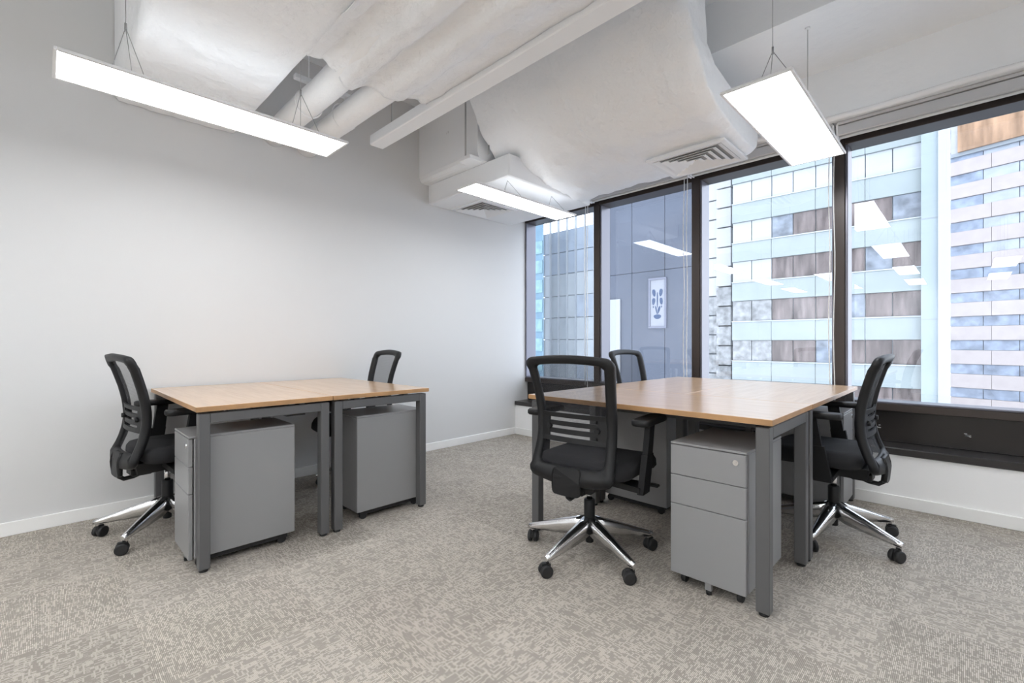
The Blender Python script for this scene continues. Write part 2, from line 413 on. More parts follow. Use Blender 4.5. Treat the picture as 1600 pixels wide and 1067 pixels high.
# hangers on the two pipes
for k, (x, y) in enumerate([(-3.02, 1.20), (-3.02, 1.44)]):
    t = thing('pipe_hanger', ['steel hanger strap around the pipe beside the flat wrapped duct', 'steel hanger strap around the pipe beside the straight tray'][k], 'hanger', (x, y, 2.58), 0, 'pipe hangers')
    m = MB(); m.tube([(0, .086 * math.cos(a), .086 * math.sin(a)) for a in [2 * PI * q / 20 for q in range(21)]], .005, 6); m.build('strap', 'pipe_wrap', t)
    MB().tube([(0, 0, .09), (0, 0, ZC - 2.58)], .005, 6).build('rod', 'white_metal', t)
    MB().bbox(-.02, .02, -.09, .09, .13, .16, .003).build('crossbar', 'white_metal', t)

# air unit in the corner
fc = thing('fan_coil_unit', 'large white air unit box under the ceiling in the far corner', 'air unit', (XL, 2.8, 2.545))
m = MB()
prof = [(2.487, ZC - .004), (2.487, 2.60), (2.495, 2.572), (2.515, 2.553), (2.545, 2.547), (3.04, 2.547), (3.04, ZC - .004)]
m.rings([[(x - XL, y - 2.8, z - 2.545) for y, z in prof] for x in (XL, -2.84)], closed=True, sm=False); m.build('casing', 'white_metal', fc)
MB().bbox(.70, .84, -.40, -.27, -.02, .015, .004).build('mount_bracket', 'white_metal', fc)
MB().tube([(.755, -.375, .0), (.755, -.375, .70)], .007, 8).build('hanger_rod', 'galv', fc)
MB().tube([(1.0, -.34, -.02), (1.0, -.34, .05)], .006, 8).build('drain_bolt', 'wire', fc)
m = MB(); m.box(.42, .423, -.3135, -.312, .33, .345); m.box(.44, .447, -.3135, -.312, .33, .35); m.build('sticker_mark', 'grey_metal', fc)

def diffuser(root, x0, x1, y0, y1, z, n=5):
    """four-way ceiling diffuser looking down, z = underside"""
    m = MB(); b = .035
    m.bbox(x0, x1, y0, y0 + b, z - .008, z + .01, .002); m.bbox(x0, x1, y1 - b, y1, z - .008, z + .01, .002)
    m.bbox(x0, x0 + b, y0 + b, y1 - b, z - .008, z + .01, .002); m.bbox(x1 - b, x1, y0 + b, y1 - b, z - .008, z + .01, .002)
    m.build('grille_frame', 'white_metal', root)
    MB().box(x0 + b, x1 - b, y0 + b, y1 - b, z + .004, z + .008).build('grille_throat', 'throat', root)
    sx, sy = (x1 - x0) / 2 - b, (y1 - y0) / 2 - b; cx, cy = (x0 + x1) / 2, (y0 + y1) / 2
    for k in range(n):
        f0 = 1 - k / n; f1 = f0 - .72 / n
        m = MB()
        lo = [(cx - sx * f0, cy - sy * f0, z - .012), (cx + sx * f0, cy - sy * f0, z - .012), (cx + sx * f0, cy + sy * f0, z - .012), (cx - sx * f0, cy + sy * f0, z - .012)]
        hi = [(cx - sx * f1, cy - sy * f1, z + .004), (cx + sx * f1, cy - sy * f1, z + .004), (cx + sx * f1, cy + sy * f1, z + .004), (cx - sx * f1, cy + sy * f1, z + .004)]
        lo2 = [(p[0], p[1], p[2] + .003) for p in lo]; hi2 = [(p[0], p[1], p[2] + .003) for p in hi]
        m.rings([lo, hi, hi2, lo2, lo], cap=False, sm=False); m.build('louvre', 'white_metal', root)
pl = thing('supply_plenum', 'white box with square air grille beside the left wall', 'air vent', (-3.2, 3.1, 2.365))
MB().bbox(XL + 3.2, .62, 2.589 - 3.1, 3.70 - 3.1, 0, .182, .008).build('plenum_box', 'white_metal', pl)
diffuser(pl, -.425, .03, -.275, .20, -.006)

# film wrapped unit in the middle
wu = thing('wrapped_air_duct', 'bulky air duct wrapped in white film in front of the windows', 'duct', (-1.9, 3.0, 2.38))
prof = [(2.29, 3.245), (2.31, 3.12), (2.335, 3.01), (2.375, 2.90), (2.43, 2.80), (2.50, 2.71), (2.58, 2.635), (2.67, 2.565), (2.76, 2.51), (2.86, 2.462), (2.96, 2.43), (3.08, 2.408), (3.2, 2.395), (3.32, 2.388), (3.45, 2.385), (3.56, 2.39), (3.63, 2.42), (3.655, 2.50), (3.64, 2.58), (3.4, 2.63), (3.0, 2.67), (2.78, 2.70), (2.66, 2.78), (2.62, 2.95), (2.61, 3.245)]
def refine(p, n=3):
    q = []
    for i, ((a, b), (c, d)) in enumerate(zip(p, p[1:])):
        for k in range(n): q.append((a + (c - a) * k / n, b + (d - b) * k / n))
    return q + [p[-1]]
prof = refine(prof)
loops = []
xs = [-2.78 + (2.78 - 1.06) * i / 110 for i in range(111)]
for x in xs:
    L = []
    e = max(0, (x + 1.16) / .10); e = min(1, e)                # round the right end
    for j, (y, z) in enumerate(prof):
        sc = 1 - .10 * e * e
        cy, cz = 2.95, 2.62
        lap = .012 if z > 2.45 and x > -1.97 + .09 * (2.9 - z) and y < 3.3 and j < 40 else 0
        yy = cy + (y - cy) * sc; zz = cz + (z - cz) * (sc if z < 2.9 else 1)
        d = .020 * fbm((x, y * 1.3, z * 1.3), 2.3) + .007 * fbm((x * 1.4, y, z + 4), 7) + .004 * fbm((x, y, z), 16)
        d += .022 * abs(fbm((x * .8 + y, y * 1.7 - x * .5, z), 3.1)) * (1 if 2.36 < z < 2.75 else .25)
        if 2.35 < z < 2.75: d += .010 * math.sin((x * 2.2 + y * 5.5) * 4 + 2 * fbm((x, y, z), 1.5)) * max(0, fbm((x + 3, y, z), 1.7))
        if -1.8 < x < -1.0 and y > 2.95 and z < 2.5: d *= .1
        yy -= (d + lap) * (1 if y < 2.7 else .2); zz -= (d + lap) * (1 if z < 2.6 else 0)
        xx = x + (.09 * (z - 2.40) * 1 if x > -1.3 and z < 2.7 else 0) * 0
        L.append((xx + 1.9 - .12 * max(0, (z - 2.9)) * (1 if x < -2.7 else 0), yy - 3.0, min(zz, 3.247) - 2.38))
    loops.append(L)
m = MB(); m.rings(loops, closed=True, cap=True, sm=True); m.build('film_wrap', 'film', wu)
g = thing('air_grille', 'square white air grille in the film-wrapped duct by the windows', 'air vent', (-1.4, 3.34, 2.384))
diffuser(g, -.28, .28, -.23, .23, -.012)
MB().bbox(-.245, .245, -.2, .2, -.002, .02, .002).build('grille_neck', 'white_metal', g)

# ------------------------------------------------------------------ pendant lamps
def lamp(x0, x1, y0, y1, lab, tops):
    cx, cy = (x0 + x1) / 2, (y0 + y1) / 2
    t = thing('pendant_lamp', lab, 'lamp', (cx, cy, 2.2), 0, 'slim rectangular pendant lamps')
    hx, hy = (x1 - x0) / 2, (y1 - y0) / 2; b = .013
    m = MB(); m.bbox(-hx, hx, -hy, -hy + b, 0, .014, .002); m.bbox(-hx, hx, hy - b, hy, 0, .014, .002)
    m.bbox(-hx, -hx + b, -hy + b, hy - b, 0, .014, .002); m.bbox(hx - b, hx, -hy + b, hy - b, 0, .014, .002)
    m.box(-hx + b, hx - b, -hy + b, hy - b, .008, .0135); m.build('lamp_frame', 'lamp_frame', t)
    MB().box(-hx + b, hx - b, -hy + b, hy - b, .002, .006).build('diffuser_panel', 'diffuser', t)
    MB().box(-hx + .03, hx - .03, -hy + .03, hy - .03, .0136, .017).build('uplight_fill_panel', 'uplight_fill', t)  # added glow on the lamp's top to brighten the ceiling
    for yy, zt in tops:
        ys = yy - cy
        zg = min(.265, zt - 2.2 - .01)
        if zg < .1: zg = zt - 2.2
        for p in ((-hx + .01, ys + .05), (hx - .01, ys + .05), (0, ys - .06)):
            MB().tube([(0, ys, zg), (p[0], p[1], .012)], .0016, 5).build('suspension_wire', 'wire', t)
        if zt - 2.2 > zg + .02:
            MB().lathe([(.005, zg - .015), (.005, zg + .02)], 8, 'Z', (0, ys, 0)).build('wire_gripper', 'wire', t)
            MB().tube([(0, ys, zg), (0, ys, zt - 2.2)], .0018, 5).build('suspension_wire', 'wire', t)
            MB().lathe([(.014, zt - 2.212), (.014, zt - 2.2)], 10, 'Z', (0, ys, 0)).build('ceiling_cup', 'white_metal', t)
lamp(-2.853, -2.563, .025, 1.248, 'long bright lamp panel hanging near the left wall', [(.26, ZC), (1.03, ZC)])
lamp(-.822, -.522, 2.225, 3.455, 'wide bright lamp panel hanging nearest the right-hand window', [(2.5, ZC), (3.2, ZBEAM)])
lamp(-2.77, -2.53, 2.20, 3.41, 'small-looking bright lamp panel in the far corner by the windows', [(2.64, 2.365), (3.2, 2.365)])
lamp(-.822, -.522, .025, 1.248, 'bright lamp panel overhead that shows as a reflection in the right-hand window', [(.26, ZC), (1.03, 2.52)])

back = [(x, y) for y in (-2.15, -4.1) for x in (-2.853, -1.85, -.822, .27, 1.35)]  # unseen lamps added to lift room light; only some show in pane reflections
where = ['along the left wall', 'second from the left wall', 'straight behind the viewer', 'second from the right wall', 'along the right wall']
for k, (x, y) in enumerate([(1.35, .025), (1.35, 2.225)] + back):
    lab = ('added unseen lamp panel to the right of the viewer', 'added unseen lamp panel right of the windows in view')[k] if k < 2 else 'added unseen lamp panel in the %s row behind the viewer, %s' % ('nearer' if y > -3 else 'rear', where[(k - 2) % 5])
    lamp(x, x + .29, y, y + 1.223, lab, [(.26, ZC), (1.03, 2.52)] if 0 < y < 1 else [(y + .23, ZC), (y + .99, 2.92 if y > 2 else ZC)])
# ------------------------------------------------------------------ desks
ZD = .753
def desk(cx, cy, lx, ly, rz, lab, grp, tray=True):
    """long side along local X, user on local -Y"""
    t = thing('desk', lab, 'desk', (cx, cy, 0), rz, grp)
    hx, hy = lx / 2 - (.003 if rz in (0, PI) else .0012), ly / 2 - (.003 if rz in (0, PI) else .0012)
    top = MB().bbox(-hx, hx, -hy, hy, ZD - .024, ZD, .0015).build('tabletop', 'wood', t)
    e = MB()
    for (a, b, c, d) in ((-hx - .0008, hx + .0008, -hy - .0008, -hy + .0001), (-hx - .0008, hx + .0008, hy - .0001, hy + .0008), (-hx - .0008, -hx + .0001, -hy, hy), (hx - .0001, hx + .0008, -hy, hy)):
        e.box(a, b, c, d, ZD - .0225, ZD - .0015)
    e.build('edge_band', 'wood_edge', top)
    for s in (-1, 1):
        x0, x1 = (s * (hx - .012), s * (hx - .062)); x0, x1 = min(x0, x1), max(x0, x1)
        MB().bbox(x0, x1, -hy + .057, hy - .057, ZD - .079, ZD - .034, .003).build('end_rail', 'desk_steel', t)
        for q in (-1, 1):
            y0, y1 = sorted((q * (hy - .012), q * (hy - .057)))
            lg = MB().bbox(x0, x1, y0, y1, .014, ZD - .034, .003).build('leg', 'desk_steel', t)
            MB().lathe([(.017, 0), (.019, .004), (.017, .014)], 12, 'Z', ((x0 + x1) / 2, (y0 + y1) / 2, 0)).build('foot', 'black_rubber', lg)
    for q in (-.16, .16):
        MB().box(-hx + .03, hx - .03, q - .015, q + .015, ZD - .036, ZD - .0245).build('support_rail', 'desk_steel', t)
    m = MB(); m.box(-.42, .42, hy - .17, hy - .166, ZD - .11, ZD - .036); m.box(-.42, .42, hy - .17, hy - .07, ZD - .114, ZD - .11); m.box(-.42, .42, hy - .074, hy - .07, ZD - .11, ZD - .08)
    m.build('cable_tray', 'desk_steel', t)
    return t
LX0, LX1 = -3.662, -2.432
desk((LX0 + LX1) / 2, (.472 + 1.097) / 2, LX1 - LX0, .625, 0, 'oak-topped desk by the left wall, the one nearer the viewer', 'oak topped desks')
desk((LX0 + LX1) / 2, (1.097 + 1.722) / 2, LX1 - LX0, .625, PI, 'oak-topped desk by the left wall, the one further from the viewer', 'oak topped desks')
RX0, RX1 = -1.739, -.508
desk((RX0 + RX1) / 2, (1.893 + 2.522) / 2, RX1 - RX0, .629, 0, 'oak-topped desk in front of the right-hand group, nearest the viewer', 'oak topped desks')
ym, ly = (2.522 + 3.768) / 2, 3.768 - 2.522
xm = (RX0 + RX1) / 2
desk((RX0 + xm) / 2, ym, ly, (RX1 - RX0) / 2, -PI / 2, 'oak-topped desk by the windows, with the chair under the second pane', 'oak topped desks')
desk((xm + RX1) / 2, ym, ly, (RX1 - RX0) / 2, PI / 2, 'oak-topped desk by the windows, with the chair at its right end', 'oak topped desks')

# ------------------------------------------------------------------ pedestals (drawer fronts on local -Y)
def pedestal(cx, cy, rz, lab):
    t = thing('drawer_pedestal', lab, 'drawer unit', (cx, cy, 0), rz, 'grey steel drawer pedestals')
    W, D = .155, .232
    MB().bbox(-W, W, -D + .022, D, .055, .604, .003).build('body', 'pedestal_steel', t)
    MB().bbox(-W, W, -D, D, .6045, .614, .002).build('lid', 'pedestal_steel', t)
    for k, (z0, z1) in enumerate(((.476, .6015), (.351, .4735), (.052, .3485))):
        d = MB().bbox(-W, W - .004, -D, -D + .0175, z0, z1, .002).build('drawer_front', 'pedestal_steel', t)
        if k == 0:
            m = MB(); m.lathe([(.011, -D - .004), (.011, -D + .002)], 14, 'Y', (W - .042, 0, .568)); m.box(W - .0435, W - .0405, -D - .0048, -D - .003, .562, .574); m.build('lock', 'chrome', d)
    MB().box(-W + .02, W - .02, -D + .05, D - .03, .030, .055).build('plinth', 'black_rubber', t)
    for sx in (-1, 1):
        for sy in (-1, 1):
            c = MB(); c.lathe([(.018, -.011), (.022, -.008), (.022, .008), (.018, .011)], 12, 'X', (sx * (W - .04), sy * (D - .055), .022)); c.build('caster', 'black_rubber', t)
    MB().bbox(-.014, .014, -D + .012, -D + .032, .018, .055, .002).build('stabiliser_foot', 'pedestal_steel', t)
    MB().lathe([(.011, 0), (.012, .018)], 10, 'Z', (0, -D + .022, 0)).build('stabiliser_pad', 'black_rubber', t)
    return t
pedestal(-2.656, .690, 0, 'grey drawer pedestal under the left-wall desk, at the near end')
pedestal(-2.656, 1.500, PI, 'grey drawer pedestal under the left-wall desk, at the far end')
pedestal(-.757, 2.140, 0, 'grey drawer pedestal with its lock facing the viewer')
pedestal(-1.495, 2.748, -PI / 2, 'grey drawer pedestal in the shade behind the nearest mesh chair')
pedestal(-.755, 3.540, PI / 2, 'grey drawer pedestal hidden behind the right-hand chair')

# ------------------------------------------------------------------ task chairs (sitter faces local +Y)
BP = [(.365, -.184), (.40, -.190), (.44, -.186), (.48, -.171), (.53, -.152), (.58, -.139), (.63, -.133), (.68, -.134), (.74, -.142), (.80, -.155), (.88, -.178), (.94, -.197), (1.0, -.217)]
def by(z):
    for (z0, y0), (z1, y1) in zip(BP, BP[1:]):
        if z <= z1:
            t = max(0, (z - z0) / (z1 - z0)); return y0 + (y1 - y0) * t
    return BP[-1][1]
def bw(z):
    t = (z - .38) / .6
    return .222 - .022 * math.sin(PI * min(1, max(0, t))) + .012 * t
def bpt(x, z, off=0):     # x in -1..1
    w_ = bw(z); return (x * w_, by(z) - .022 * (1 - x * x) + off, z - (0.018 * x * x if z > .93 else 0) + (.025 * x * x if z < .44 else 0))
def rrect(x0, x1, z0, z1, rx, rz, ns=14, nt_=8, nc=5):
    p = []
    def seg(a, b, n): 
        for k in range(n): p.append((a[0] + (b[0] - a[0]) * k / n, a[1] + (b[1] - a[1]) * k / n))
    def arc(cx, cz, a0):
        for k in range(nc):
            a = a0 + PI / 2 * k / nc; p.append((cx + rx * math.cos(a), cz + rz * math.sin(a)))
    seg((x1, z0 + rz), (x1, z1 - rz), ns); arc(x1 - rx, z1 - rz, 0); seg((x1 - rx, z1), (x0 + rx, z1), nt_); arc(x0 + rx, z1 - rz, PI / 2)
    seg((x0, z1 - rz), (x0, z0 + rz), ns); arc(x0 + rx, z0 + rz, PI); seg((x0 + rx, z0), (x1 - rx, z0), nt_); arc(x1 - rx, z0 + rz, 1.5 * PI)
    return p
CM = {}
def chair_meshes():
    outer = rrect(-1, 1, .385, .985, .16, .035); inner = rrect(-.79, .79, .474, .944, .13, .03)
    mid = [((a[0] + b[0]) / 2, (a[1] + b[1]) / 2) for a, b in zip(outer, inner)]
    P = lambda L, off: [bpt(x, z, off) for x, z in L]
    sh = lambda L, M_, f: [(a[0] + (b[0] - a[0]) * f, a[1] + (b[1] - a[1]) * f) for a, b in zip(L, M_)]
    loops = [P(outer, 0), P(sh(outer, mid, .2), .017), P(mid, .020), P(sh(inner, mid, .2), .014), P(inner, 0), P(sh(inner, mid, .2), -.014), P(mid, -.020), P(sh(outer, mid, .2), -.017), P(outer, 0)]
    m = MB(); m.rings(loops, cap=False); CM['backrest_frame'] = m.mesh('backrest_frame', 'black_plastic')
    rows = []
    for i in range(21):
        z = .470 + (.946 - .470) * i / 20; rows.append([bpt(-.81 + 1.62 * k / 14, z, .004) for k in range(15)])
    m = MB(); m.grid(rows); CM['mesh_panel'] = m.mesh('mesh_panel', 'mesh_fabric')
    m = MB()
    def bar(x0, x1, z0, z1, n=10):
        f = [[bpt(x0 + (x1 - x0) * k / n, z, o) for k in range(n + 1)] for z, o in ((z0, -.004), (z1, -.004), (z1, -.013), (z0, -.013), (z0, -.004))]
        m.grid(f, sm=False)
        for k in (0, n): m.add([f[q][k] for q in range(4)], [(0, 1, 2, 3)])
    for z in (.575, .612, .649, .688): bar(-.86, .86, z, z + .022)
    bar(-.86, -.62, .597, .688, 3); bar(.62, .86, .597, .688, 3)
    CM['lumbar_support'] = m.mesh('lumbar_support', 'black_plastic')
    m = MB(); m.lathe([(.012, -.012), (.014, 0), (.010, .014)], 10, 'Y'); CM['lumbar_knob'] = m.mesh('lumbar_knob', 'black_plastic')
    # lower back shell
    m = MB(); rr = rrect(-.34, .34, .345, .47, .08, .02, 4, 8, 4)
    m.rings([[bpt(x, z, -.006) for x, z in rr], [bpt(x * .96, z, -.026) for x, z in rr]]); CM['back_shell'] = m.mesh('back_shell', 'black_plastic')
    # seat cushion
    m = MB(); L = []
    def sl(ins, z, drop=0):
        p = rrect(-.245 + ins, .245 - ins, -.150 + ins, .318 - ins, .085 - ins * .5, .085 - ins * .5, 6, 6, 6)
        return [(x, y, z - (.03 * max(0, (y - .18) / .12) ** 2) - (.0 if abs(x) > .2 else .006 * drop)) for x, y in p]
    m.rings([sl(.05, .408), sl(.012, .418), sl(0, .437), sl(.002, .468), sl(.014, .487), sl(.04, .495), sl(.10, .494, 1), sl(.19, .490, 1)]); CM['seat'] = m.mesh('seat', 'seat_fabric')
    m = MB(); m.hexa([(-.085, -.15, .345), (.085, -.15, .345), (.07, .14, .35), (-.07, .14, .35), (-.13, -.17, .412), (.13, -.17, .412), (.11, .16, .412), (-.11, .16, .412)]); m.bbox(-.055, .055, -.17, -.08, .335, .375, .006); CM['mechanism'] = m.mesh('mechanism', 'black_plastic')
    m = MB(); m.tube([(0, -.08, .352), (0, -.15, .326), (0, -.19, .322), (0, -.208, .336), (0, -.212, .365), (0, -.208, .40)], .0115, 8); CM['back_bar'] = m.mesh('back_bar', 'black_plastic')
    m = MB(); m.tube([(.06, .06, .38), (.24, .09, .375), (.27, .10, .37)], .005, 6); m.bbox(.255, .31, .085, .115, .362, .374, .003); CM['lever'] = m.mesh('lever', 'black_plastic')
    for s in (-1, 1):
        m = MB(); X = lambda x: s * x
        def pr(p): m.hexa([(X(a), b, c) for a, b, c in p] if s > 0 else [(X(a), b, c) for a, b, c in (p[1], p[0], p[3], p[2], p[5], p[4], p[7], p[6])])
        pr([(.10, -.05, .375), (.275, -.045, .362), (.275, .035, .362), (.10, .03, .375), (.10, -.05, .405), (.275, -.045, .385), (.275, .035, .385), (.10, .03, .405)])
        pr([(.262, -.042, .355), (.290, -.042, .355), (.290, .036, .355), (.262, .036, .355), (.270, -.010, .53), (.298, -.010, .53), (.298, .064, .53), (.270, .064, .53)])
        pr([(.268, -.004, .50), (.294, -.004, .50), (.294, .058, .50), (.268, .058, .50), (.274, .022, .672), (.300, .022, .672), (.300, .078, .672), (.274, .078, .672)])
        CM['armrest', s] = m.mesh('armrest', 'dark_arm')
        m = MB(); rr = rrect(s * .285 - .042, s * .285 + .042, -.085, .185, .03, .03, 5, 3, 5)
        c = (s * .285, .04)
        ins = lambda f: [(c[0] + (x - c[0]) * f, c[1] + (y - c[1]) * (1 - (1 - f) * .4)) for x, y in rr]
        m.rings([[(x, y, .668) for x, y in ins(.9)], [(x, y, .674) for x, y in ins(1)], [(x, y, .690) for x, y in ins(1)], [(x, y, .697) for x, y in ins(.88)]]); CM['arm_pad', s] = m.mesh('arm_pad', 'black_plastic')
    m = MB(); m.lathe([(.026, .175), (.027, .185), (.027, .268), (.024, .273)], 18); CM['gas_sleeve'] = m.mesh('gas_sleeve', 'black_plastic')
    m = MB(); m.lathe([(.0145, .265), (.0145, .352)], 16); CM['gas_rod'] = m.mesh('gas_rod', 'chrome')
    m = MB(); m.lathe([(.030, .112), (.042, .122), (.043, .165), (.036, .178), (.028, .182)], 20); CM['hub'] = m.mesh('hub', 'chrome')
    m = MB(); m.lathe([(.019, .062), (.020, .066), (.020, .115)], 14); CM['lower_cap'] = m.mesh('lower_cap', 'black_plastic')
    # one star leg along +X
    m = MB(); L = []
    for r, wt, wb_, zt, zb in ((.022, .030, .024, .188, .112), (.07, .027, .021, .174, .094), (.15, .023, .018, .150, .084), (.24, .019, .015, .120, .078), (.305, .016, .013, .099, .073), (.328, .011, .009, .092, .073)):
        L.append([(r, -wb_, zb), (r, wb_, zb), (r, wt, zt - .010), (r, wt * .6, zt - .001), (r, 0, zt + .002), (r, -wt * .6, zt - .001), (r, -wt, zt - .010)])
    m.rings(L); m.lathe([(.012, .060), (.012, .085)], 12, 'Z', (.308, 0, 0)); CM['base_leg'] = m.mesh('base_leg', 'chrome')
    m = MB()
    for s in (-1, 1): m.lathe([(.020, s * .005), (.028, s * .007), (.0285, s * .022), (.022, s * .026)], 18, 'Y', (-.012, 0, .0285))
    m.bbox(-.030, .012, -.006, .006, .022, .062, .003); m.lathe([(.009, .04), (.010, .066)], 10); CM['caster'] = m.mesh('caster', 'black_rubber')
chair_meshes()
rc = random.Random(5)
def chair(x, y, face, base, swivels, lab):
    """face: turn of the sitter's direction about Z from +Y; base: world angle of one star leg"""
    t = thing('task_chair', lab, 'chair', (x, y, 0), face, 'black mesh task chairs')
    for k in ('seat', 'backrest_frame', 'mechanism', 'back_bar', 'back_shell', 'lever', 'gas_sleeve', 'gas_rod', 'hub', 'lower_cap'):
        o = obj(k, CM[k], t)
        if k == 'backrest_frame':
            obj('mesh_panel', CM['mesh_panel'], o); l = obj('lumbar_support', CM['lumbar_support'], o)
            for s in (-1, 1):
                p = bpt(s * .62, .643, -.016); obj('lumbar_knob', CM['lumbar_knob'], o, p)
    for s in (-1, 1):
        a = obj('armrest', CM['armrest', s], t); obj('arm_pad', CM['arm_pad', s], a)
    for k in range(5):
        b = obj('base_leg', CM['base_leg'], t, (0, 0, 0), base + k * 2 * PI / 5 - face)
        obj('caster', CM['caster'], b, (.308, 0, 0), swivels[k])
    return t
R = math.radians
chair(-1.32, 1.885, R(7), R(-91), [R(150), R(60), R(200), R(20), R(100)], 'black mesh task chair nearest the viewer, back turned')
chair(-3.186, .486, R(6), R(-41.6), [R(120), R(30), R(70), R(10), R(60)], 'black mesh task chair in profile at the left edge of the room')
chair(-3.285, 1.70, R(173), R(-100), [R(0), R(40), R(80), R(120), R(200)], 'black mesh task chair behind the left-wall desk, close to the wall')
chair(-1.80, 3.375, R(-91), R(20), [R(0), R(40), R(80), R(120), R(200)], 'black mesh task chair below the second window pane, behind the desk')
chair(-.505, 2.98, R(90), R(-25), [R(80), R(140), R(30), R(60), R(40)], 'black mesh task chair in profile in front of the right-hand window')

# ------------------------------------------------------------------ the city outside
def core(root, name, m, x0, x1, y0, d, z0, z1):
    """body of a block; its flanks rake back so that the street between the blocks stays open"""
    sh = (root.location.x + x1) / root.location.y * d * 1.06
    return MB().hexa([(x0, y0, z0), (x1, y0, z0), (x1 + sh, y0 + d, z0), (x0 + sh, y0 + d, z0), (x0, y0, z1), (x1, y0, z1), (x1 + sh, y0 + d, z1), (x0 + sh, y0 + d, z1)]).build(name, m, root)
def ux(u, y):
    """x on the plane y where the photograph's column u looks"""
    k = (u - 800) / FPX; sn, cs = math.sin(YAW), math.cos(YAW)
    return y * (-sn + cs * k) / (cs + sn * k)
mat('teal_panel', (0.257, 0.289, 0.292), .45, spec=.15, var=.05, scale=.6)
mat('teal_trim', (0.385, 0.416, 0.432), .4, spec=.15)
mat('tower_core', (.24, .26, .28), .5, spec=.15)
mat('pane_sky_reflect', (0.358, 0.375, 0.393), .25, spec=.15, var=.06, scale=.5)
mat('pane_brown', (0.140, 0.117, 0.112), .15, spec=.15, var=.5, scale=1.1, stretch=(2.2, 1, .35))
mat('pane_blue', (.17, .19, .22), .15, spec=.15, var=.45, scale=1.4)
mat('pane_city_reflect', (0.234, 0.239, 0.243), .25, spec=.15, var=.4, scale=2.2, detail=8)
mat('pier_blue', (0.260, 0.302, 0.322), .45, spec=.15, var=.06, scale=.4)
mat('pier_light', (0.345, 0.371, 0.389), .45, spec=.15)
mat('white_clad', (0.367, 0.371, 0.376), .5, spec=.15, var=.03, scale=1)
mat('pink_band', (0.375, 0.332, 0.323), .6, spec=.15, var=.06, scale=.8)
mat('glass_band', (0.218, 0.255, 0.322), .15, spec=.15, var=.4, scale=.7)
mat('glass_band_pale', (0.327, 0.354, 0.398), .2, spec=.15, var=.15, scale=.7)
mat('rust_wall', (0.292, 0.185, 0.119), .8, spec=.15, var=.5, scale=.35, stretch=(3, 3, .5))
mat('pale_curtain', (0.354, 0.380, 0.400), .3, spec=.15, var=.08, scale=.35)
mat('pale_curtain_blue', (0.291, 0.328, 0.380), .3, spec=.15, var=.12, scale=.35)
mat('fin', (0.333, 0.358, 0.382), .4, spec=.15)
mat('teal_deep', (.125, .20, .26), .35, spec=.15, var=.12, scale=.6)
mat('teal_window', (.17, .27, .30), .2, spec=.15, var=.2, scale=1)
mat('blue_glass', (0.071, 0.080, 0.102), .12, spec=.15, var=.10, scale=.4)
mat('blue_joint', (.072, .08, .10), .5, spec=.15)
mat('print_paper', (0.205, 0.213, 0.236), .6, spec=.15); mat('print_frame', (0.126, 0.133, 0.168), .5, spec=.15); mat('print_ink', (0.035, 0.056, 0.105), .6, spec=.15)
mat('asphalt', (.25, .25, .26), .9)
mat('reflection_panel', (0.240, 0.248, 0.264), .4)
struct(MB().box(-150, 120, 6, 200, -45.5, -45).build('street_ground', 'asphalt'), 'street level far below the windows')

# teal banded tower, its facade parallel to our windows
Y = 40.0
tx0, tx1, tx2 = ux(1144, Y), ux(1440, Y), ux(1485, Y)
tw = thing('office_tower', 'pale teal banded office tower seen through the right-hand windows', 'building', (tx0, Y, -45))
core(tw, 'core', 'tower_core', .02, tx2 - tx0, .25, 9, 0, 75)
W = tx1 - tx0; NP = 8; pw = W / NP
def pane(parent, m, x0, x1, z0, z1, y0=.10, d=.06): return MB().box(x0, x1, y0, y0 + d, z0, z1).build('window_pane', m, parent)
for n in range(-4, 7):
    zt = 2.8 + 3.22 * n + 45
    for q in range(0, NP, 2):
        MB().bbox(q * pw + .012, (q + 2) * pw - .012, -.05, .25, zt - 1.56, zt - .07, .015).build('spandrel_panel', 'teal_panel', tw)
    MB().box(0, W, -.12, .25, zt - .07, zt).build('ledge_strip', 'teal_trim', tw)
    for q in range(NP):  # pane colours imitate reflected sky and city
        if n >= 3: mm = 'pane_sky_reflect'
        elif q < 2 and n >= 1: mm = 'pane_sky_reflect'
        elif q < 2 and n >= -1: mm = 'pane_city_reflect'
        elif (q * 7 + n * 3) % 5 == 0: mm = 'pane_blue'
        else: mm = 'pane_brown'
        pane(tw, mm, q * pw + .03, (q + 1) * pw - .03, zt + .02, zt + 3.22 - 1.58)
MB().box(W, tx2 - tx0 - .55, -.5, .3, 0, 75).build('pier', 'pier_blue', tw)
MB().box(tx2 - tx0 - .55, tx2 - tx0, -.7, .3, 0, 75).build('pier_edge', 'pier_light', tw)
for n in range(-2, 4): MB().box(W - .01, tx2 - tx0 - .54, -.52, -.49, 47.5 + n * 6.44, 47.56 + n * 6.44).build('pier_joint', 'tower_core', tw)

# white stepped block left of it
Y = 43.0
wx0, wxm, wx1 = ux(1092, Y), ux(1123, Y), ux(1146, Y)
wb_ = thing('white_block', 'white stepped block between the blue building and the teal tower', 'building', (wx0, Y, -45))
core(wb_, 'core', 'tower_core', 0, wx1 - wx0, .3, 8, 0, 78)
for k, (a, b, y0, dz) in enumerate(((0, wxm - wx0, 0, .0), (wxm - wx0, wx1 - wx0, -.6, .75))):
    for n in range(-5, 15):
        z = 45 + n * 1.75 + dz
        MB().bbox(a + .01, b - .01, y0, .3, z + .08, z + 1.72, .02).build('cladding_panel', 'white_clad' if z > 49.5 else 'pane_city_reflect', wb_)  # lower panels carry a painted reflection of the city

